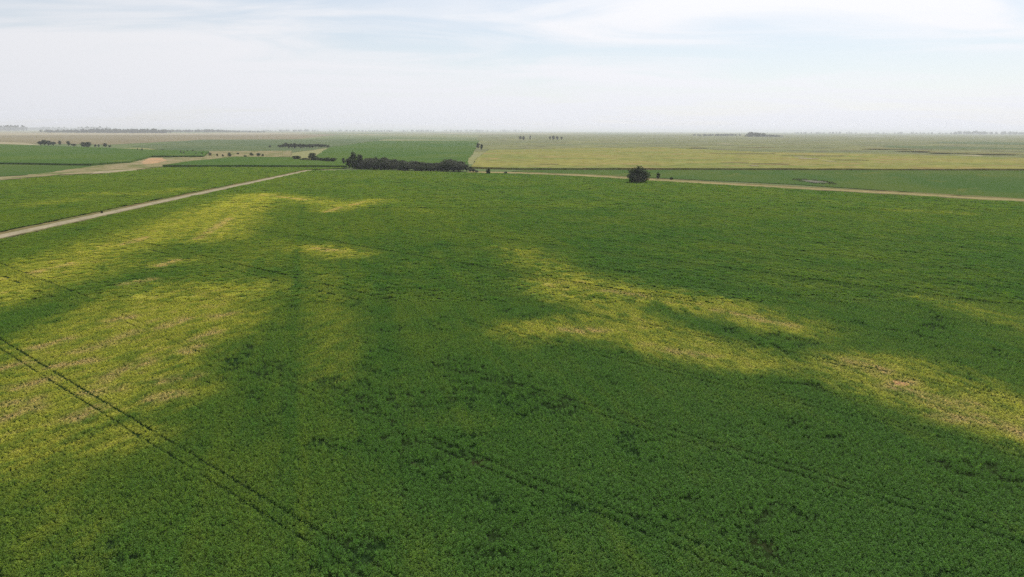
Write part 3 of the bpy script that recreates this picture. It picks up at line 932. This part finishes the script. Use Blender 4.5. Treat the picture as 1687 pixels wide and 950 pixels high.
# scattered shrubs along the dry creek
SH = [(227, 243.5, 248, 3), (234, 243, 249, 3.5), (268, 245.2, 247.6, 6), (298, 247, 253, 3), (303, 248, 254.5, 3), (309, 246.6, 250.5, 4), (318, 246.5, 250.5, 4.5), (323, 250, 255, 3), (333, 250, 255.5, 3.5), (346, 250.3, 256, 6.5), (358, 252, 257, 4), (367, 253, 257.5, 4), (378, 250.5, 257.5, 8), (392, 250.5, 254, 5), (404, 254.5, 259.5, 6), (414, 250.8, 256, 8), (426, 250.5, 257, 9), (433, 252.5, 257, 5)]
ORD = 'first second third fourth fifth sixth seventh eighth ninth tenth eleventh twelfth thirteenth fourteenth fifteenth sixteenth seventeenth eighteenth'.split()
for i, (x, t, b_, w_) in enumerate(SH):
    tree(x, t, b_, w_, 'shrub', 'green', ORD[i] + ' small dark shrub from the left along the pale dry creek', 'shrub', 'bush', 'shrubs along the dry creek')

# ------------------------------------------------------------------ far woods (read as one mass) and low hills
def far_wood(name, x0, x1, base, tops, label, n, mat, rise=0.0):
    """line of crowns between two places of the photograph; tops = list of (px, top_y)"""
    rg = np.random.default_rng(abs(int(x0 * 7 + x1)))
    v, f = [], []
    tx = [p[0] for p in tops]; ty = [p[1] for p in tops]
    for i in range(n):
        x = rg.uniform(x0, x1)
        bb = np.interp(x, [x0, x1], base) if isinstance(base, tuple) else base
        g = at(x, bb)
        mpp = math.hypot(g.x * 0, g.y) / F_PX
        hgt = (bb - np.interp(x, tx, ty)) * mpp * rg.uniform(0.72, 1.08)
        g.y += rg.uniform(-0.02, 0.02) * g.y
        wd = min(hgt * 0.5, 1.6 * mpp + 6)
        for q in range(26):
            d = rg.normal(0, 1, 3); d /= np.linalg.norm(d)
            p = np.array([g.x, g.y, hgt * 0.52]) + d * np.array([wd, wd, hgt * 0.48]) * rg.uniform(0.5, 1.0)
            t = rg.normal(0, 1, 3); t /= np.linalg.norm(t); b_ = np.cross(t, rg.normal(0, 1, 3)); b_ /= np.linalg.norm(b_)
            l = max(hgt * 0.2, 2.5)
            k = len(v)
            v += [p - t * l, p + b_ * l * .7, p + t * l, p - b_ * l * .7]
            f.append((k, k + 1, k + 2, k + 3))
    return tag(mesh_obj(name, v, f, mat), label, 'trees', kind='stuff')

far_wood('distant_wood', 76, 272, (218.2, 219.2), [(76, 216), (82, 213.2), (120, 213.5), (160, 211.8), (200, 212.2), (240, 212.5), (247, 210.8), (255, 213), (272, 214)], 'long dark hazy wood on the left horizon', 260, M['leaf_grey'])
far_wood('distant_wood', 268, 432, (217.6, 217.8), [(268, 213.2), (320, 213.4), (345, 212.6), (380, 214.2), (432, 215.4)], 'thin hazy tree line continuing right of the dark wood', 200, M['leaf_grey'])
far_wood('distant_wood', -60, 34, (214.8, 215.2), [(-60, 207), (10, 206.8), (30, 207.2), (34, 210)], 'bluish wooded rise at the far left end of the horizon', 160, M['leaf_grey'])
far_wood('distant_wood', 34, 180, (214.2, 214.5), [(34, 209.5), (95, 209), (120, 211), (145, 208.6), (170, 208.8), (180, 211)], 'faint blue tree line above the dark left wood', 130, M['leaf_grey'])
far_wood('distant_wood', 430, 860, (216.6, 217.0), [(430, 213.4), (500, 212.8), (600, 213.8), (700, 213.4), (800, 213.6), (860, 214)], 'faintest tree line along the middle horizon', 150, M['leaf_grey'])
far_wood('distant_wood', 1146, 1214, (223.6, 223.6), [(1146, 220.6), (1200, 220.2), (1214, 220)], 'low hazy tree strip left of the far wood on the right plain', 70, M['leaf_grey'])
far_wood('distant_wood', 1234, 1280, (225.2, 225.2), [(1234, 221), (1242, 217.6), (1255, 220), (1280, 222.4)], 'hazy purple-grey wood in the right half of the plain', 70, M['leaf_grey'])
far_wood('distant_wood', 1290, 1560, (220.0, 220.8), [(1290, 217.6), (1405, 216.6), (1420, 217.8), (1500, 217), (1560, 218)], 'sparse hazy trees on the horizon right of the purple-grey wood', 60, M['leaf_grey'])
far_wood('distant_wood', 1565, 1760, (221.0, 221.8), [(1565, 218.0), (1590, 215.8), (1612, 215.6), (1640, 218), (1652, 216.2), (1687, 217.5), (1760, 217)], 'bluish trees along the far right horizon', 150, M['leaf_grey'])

# ------------------------------------------------------------------ ponds and pale spots on the plain
def blob(name, px, py, rx, ry, mat, z, label=None, kind='structure', n=26):
    g = at(px, py)
    a0, a1 = at(px - rx, py), at(px + rx, py)
    f0, f1 = at(px, py - ry), at(px, py + ry)
    ax, ay = (a1.x - a0.x) / 2, (f0.y - f1.y) / 2
    pts = []
    ph = random.uniform(0, 6)
    for i in range(n):
        t = 2 * math.pi * i / n
        r = 1 + 0.16 * math.sin(3 * t + ph) + 0.1 * math.sin(5 * t + 2 * ph)
        pts.append((g.x + ax * r * math.cos(t), g.y + ay * r * math.sin(t), z))
    return tag(mesh_obj(name, pts, [list(range(n))], mat), label, kind=kind)
def rushes(px, py, rx, ry, label, n=260, hmax=1.4):
    """ring of rushes round a pond"""
    g = at(px, py)
    ax = (at(px + rx, py).x - g.x); ay = (at(px, py - ry).y - at(px, py + ry).y) / 2
    rg = np.random.default_rng(int(px))
    v, f = [], []
    for i in range(n):
        t = rg.uniform(0, 2 * math.pi); r = rg.uniform(0.95, 1.45)
        x, y = g.x + ax * r * math.cos(t), g.y + ay * r * math.sin(t)
        h = rg.uniform(0.4, 1.0) * hmax; a = rg.uniform(0, math.pi); w = rg.uniform(0.3, 0.8)
        k = len(v)
        v += [(x - w * math.cos(a), y - w * math.sin(a), 0), (x + w * math.cos(a), y + w * math.sin(a), 0), (x + w * math.cos(a) * 1.3 + .2, y + w * math.sin(a) * 1.3, h), (x - w * math.cos(a) * .7, y - w * math.sin(a) * .7, h * 1.1)]
        f.append((k, k + 1, k + 2, k + 3))
    return tag(mesh_obj('rushes', v, f, M['leaf_green']), label, 'rushes', kind='stuff')
blob('pond', 1341, 298.8, 14, 2.2, M['mud'], 0.14)
rushes(1341, 299, 16, 3.2, 'dark rushes round the grey pond beside the grass track', 240, 0.8)
blob('bare_soil_patch', 1484, 632, 11, 4.5, M['redsoil'], 0.02)
blob('pond', 1425, 224.3, 6.5, 0.5, M['water'], 0.25)
for px, py, rx, ry in [(1242, 275.2, 5, 0.9), (1366, 267.6, 7, 0.9), (1600, 258.0, 14, 0.8), (1318, 260, 6, 0.7), (1194, 236.8, 8, 0.7), (1330, 263, 14, .8)]:
    blob('bare_earth_patch', px, py, rx, ry, M['paletan'], 2.35 if py > 250 else 0.3)
for px, py, rx, ry in [(1270, 272.2, 30, 0.8), (1210, 270.5, 22, 0.7), (1345, 258.3, 45, 0.7), (1230, 254.5, 50, 0.6), (1510, 249.8, 28, 0.9), (1560, 252.5, 30, 0.8), (1460, 246, 40, 0.6), (1250, 242.5, 30, 0.5), (1150, 244, 14, 0.5), (1640, 254.5, 40, 0.9), (905, 272.8, 16, 0.7), (1400, 265.5, 26, .7)]:
    blob('weedy_swale', px, py, rx, ry, M['brown'], 2.3 if py > 243 else 0.3)
for px, py, rx, ry in [(1690, 236, 130, 2.2), (1560, 243, 90, 2.6)]:
    blob('grey_wetland', px, py, rx, ry, M['greygreen'], 0.32)

# ------------------------------------------------------------------ the air
def haze():
    m, t = nodes_of('haze_air'); b = NB(t)
    p = b.n('ShaderNodeVolumePrincipled')
    p.inputs['Color'].default_value = (0.70, 0.73, 0.79, 1)
    p.inputs['Density'].default_value = 0.58e-4
    p.inputs['Anisotropy'].default_value = 0.2
    o = b.n('ShaderNodeOutputMaterial'); b.l(p.outputs[0], o.inputs['Volume'])
    s, z0, z1 = 58000.0, -1.5, 82.0
    v = [(-s, -s, z0), (s, -s, z0), (s, s, z0), (-s, s, z0), (-s, -s, z1), (s, -s, z1), (s, s, z1), (-s, s, z1)]
    f = [(3, 2, 1, 0), (4, 5, 6, 7), (0, 1, 5, 4), (1, 2, 6, 5), (2, 3, 7, 6), (3, 0, 4, 7)]
    o_ = mesh_obj('haze', v, f, m)
    tag(o_, 'pale blue haze of the air over the plain', 'haze', kind='stuff')
haze()
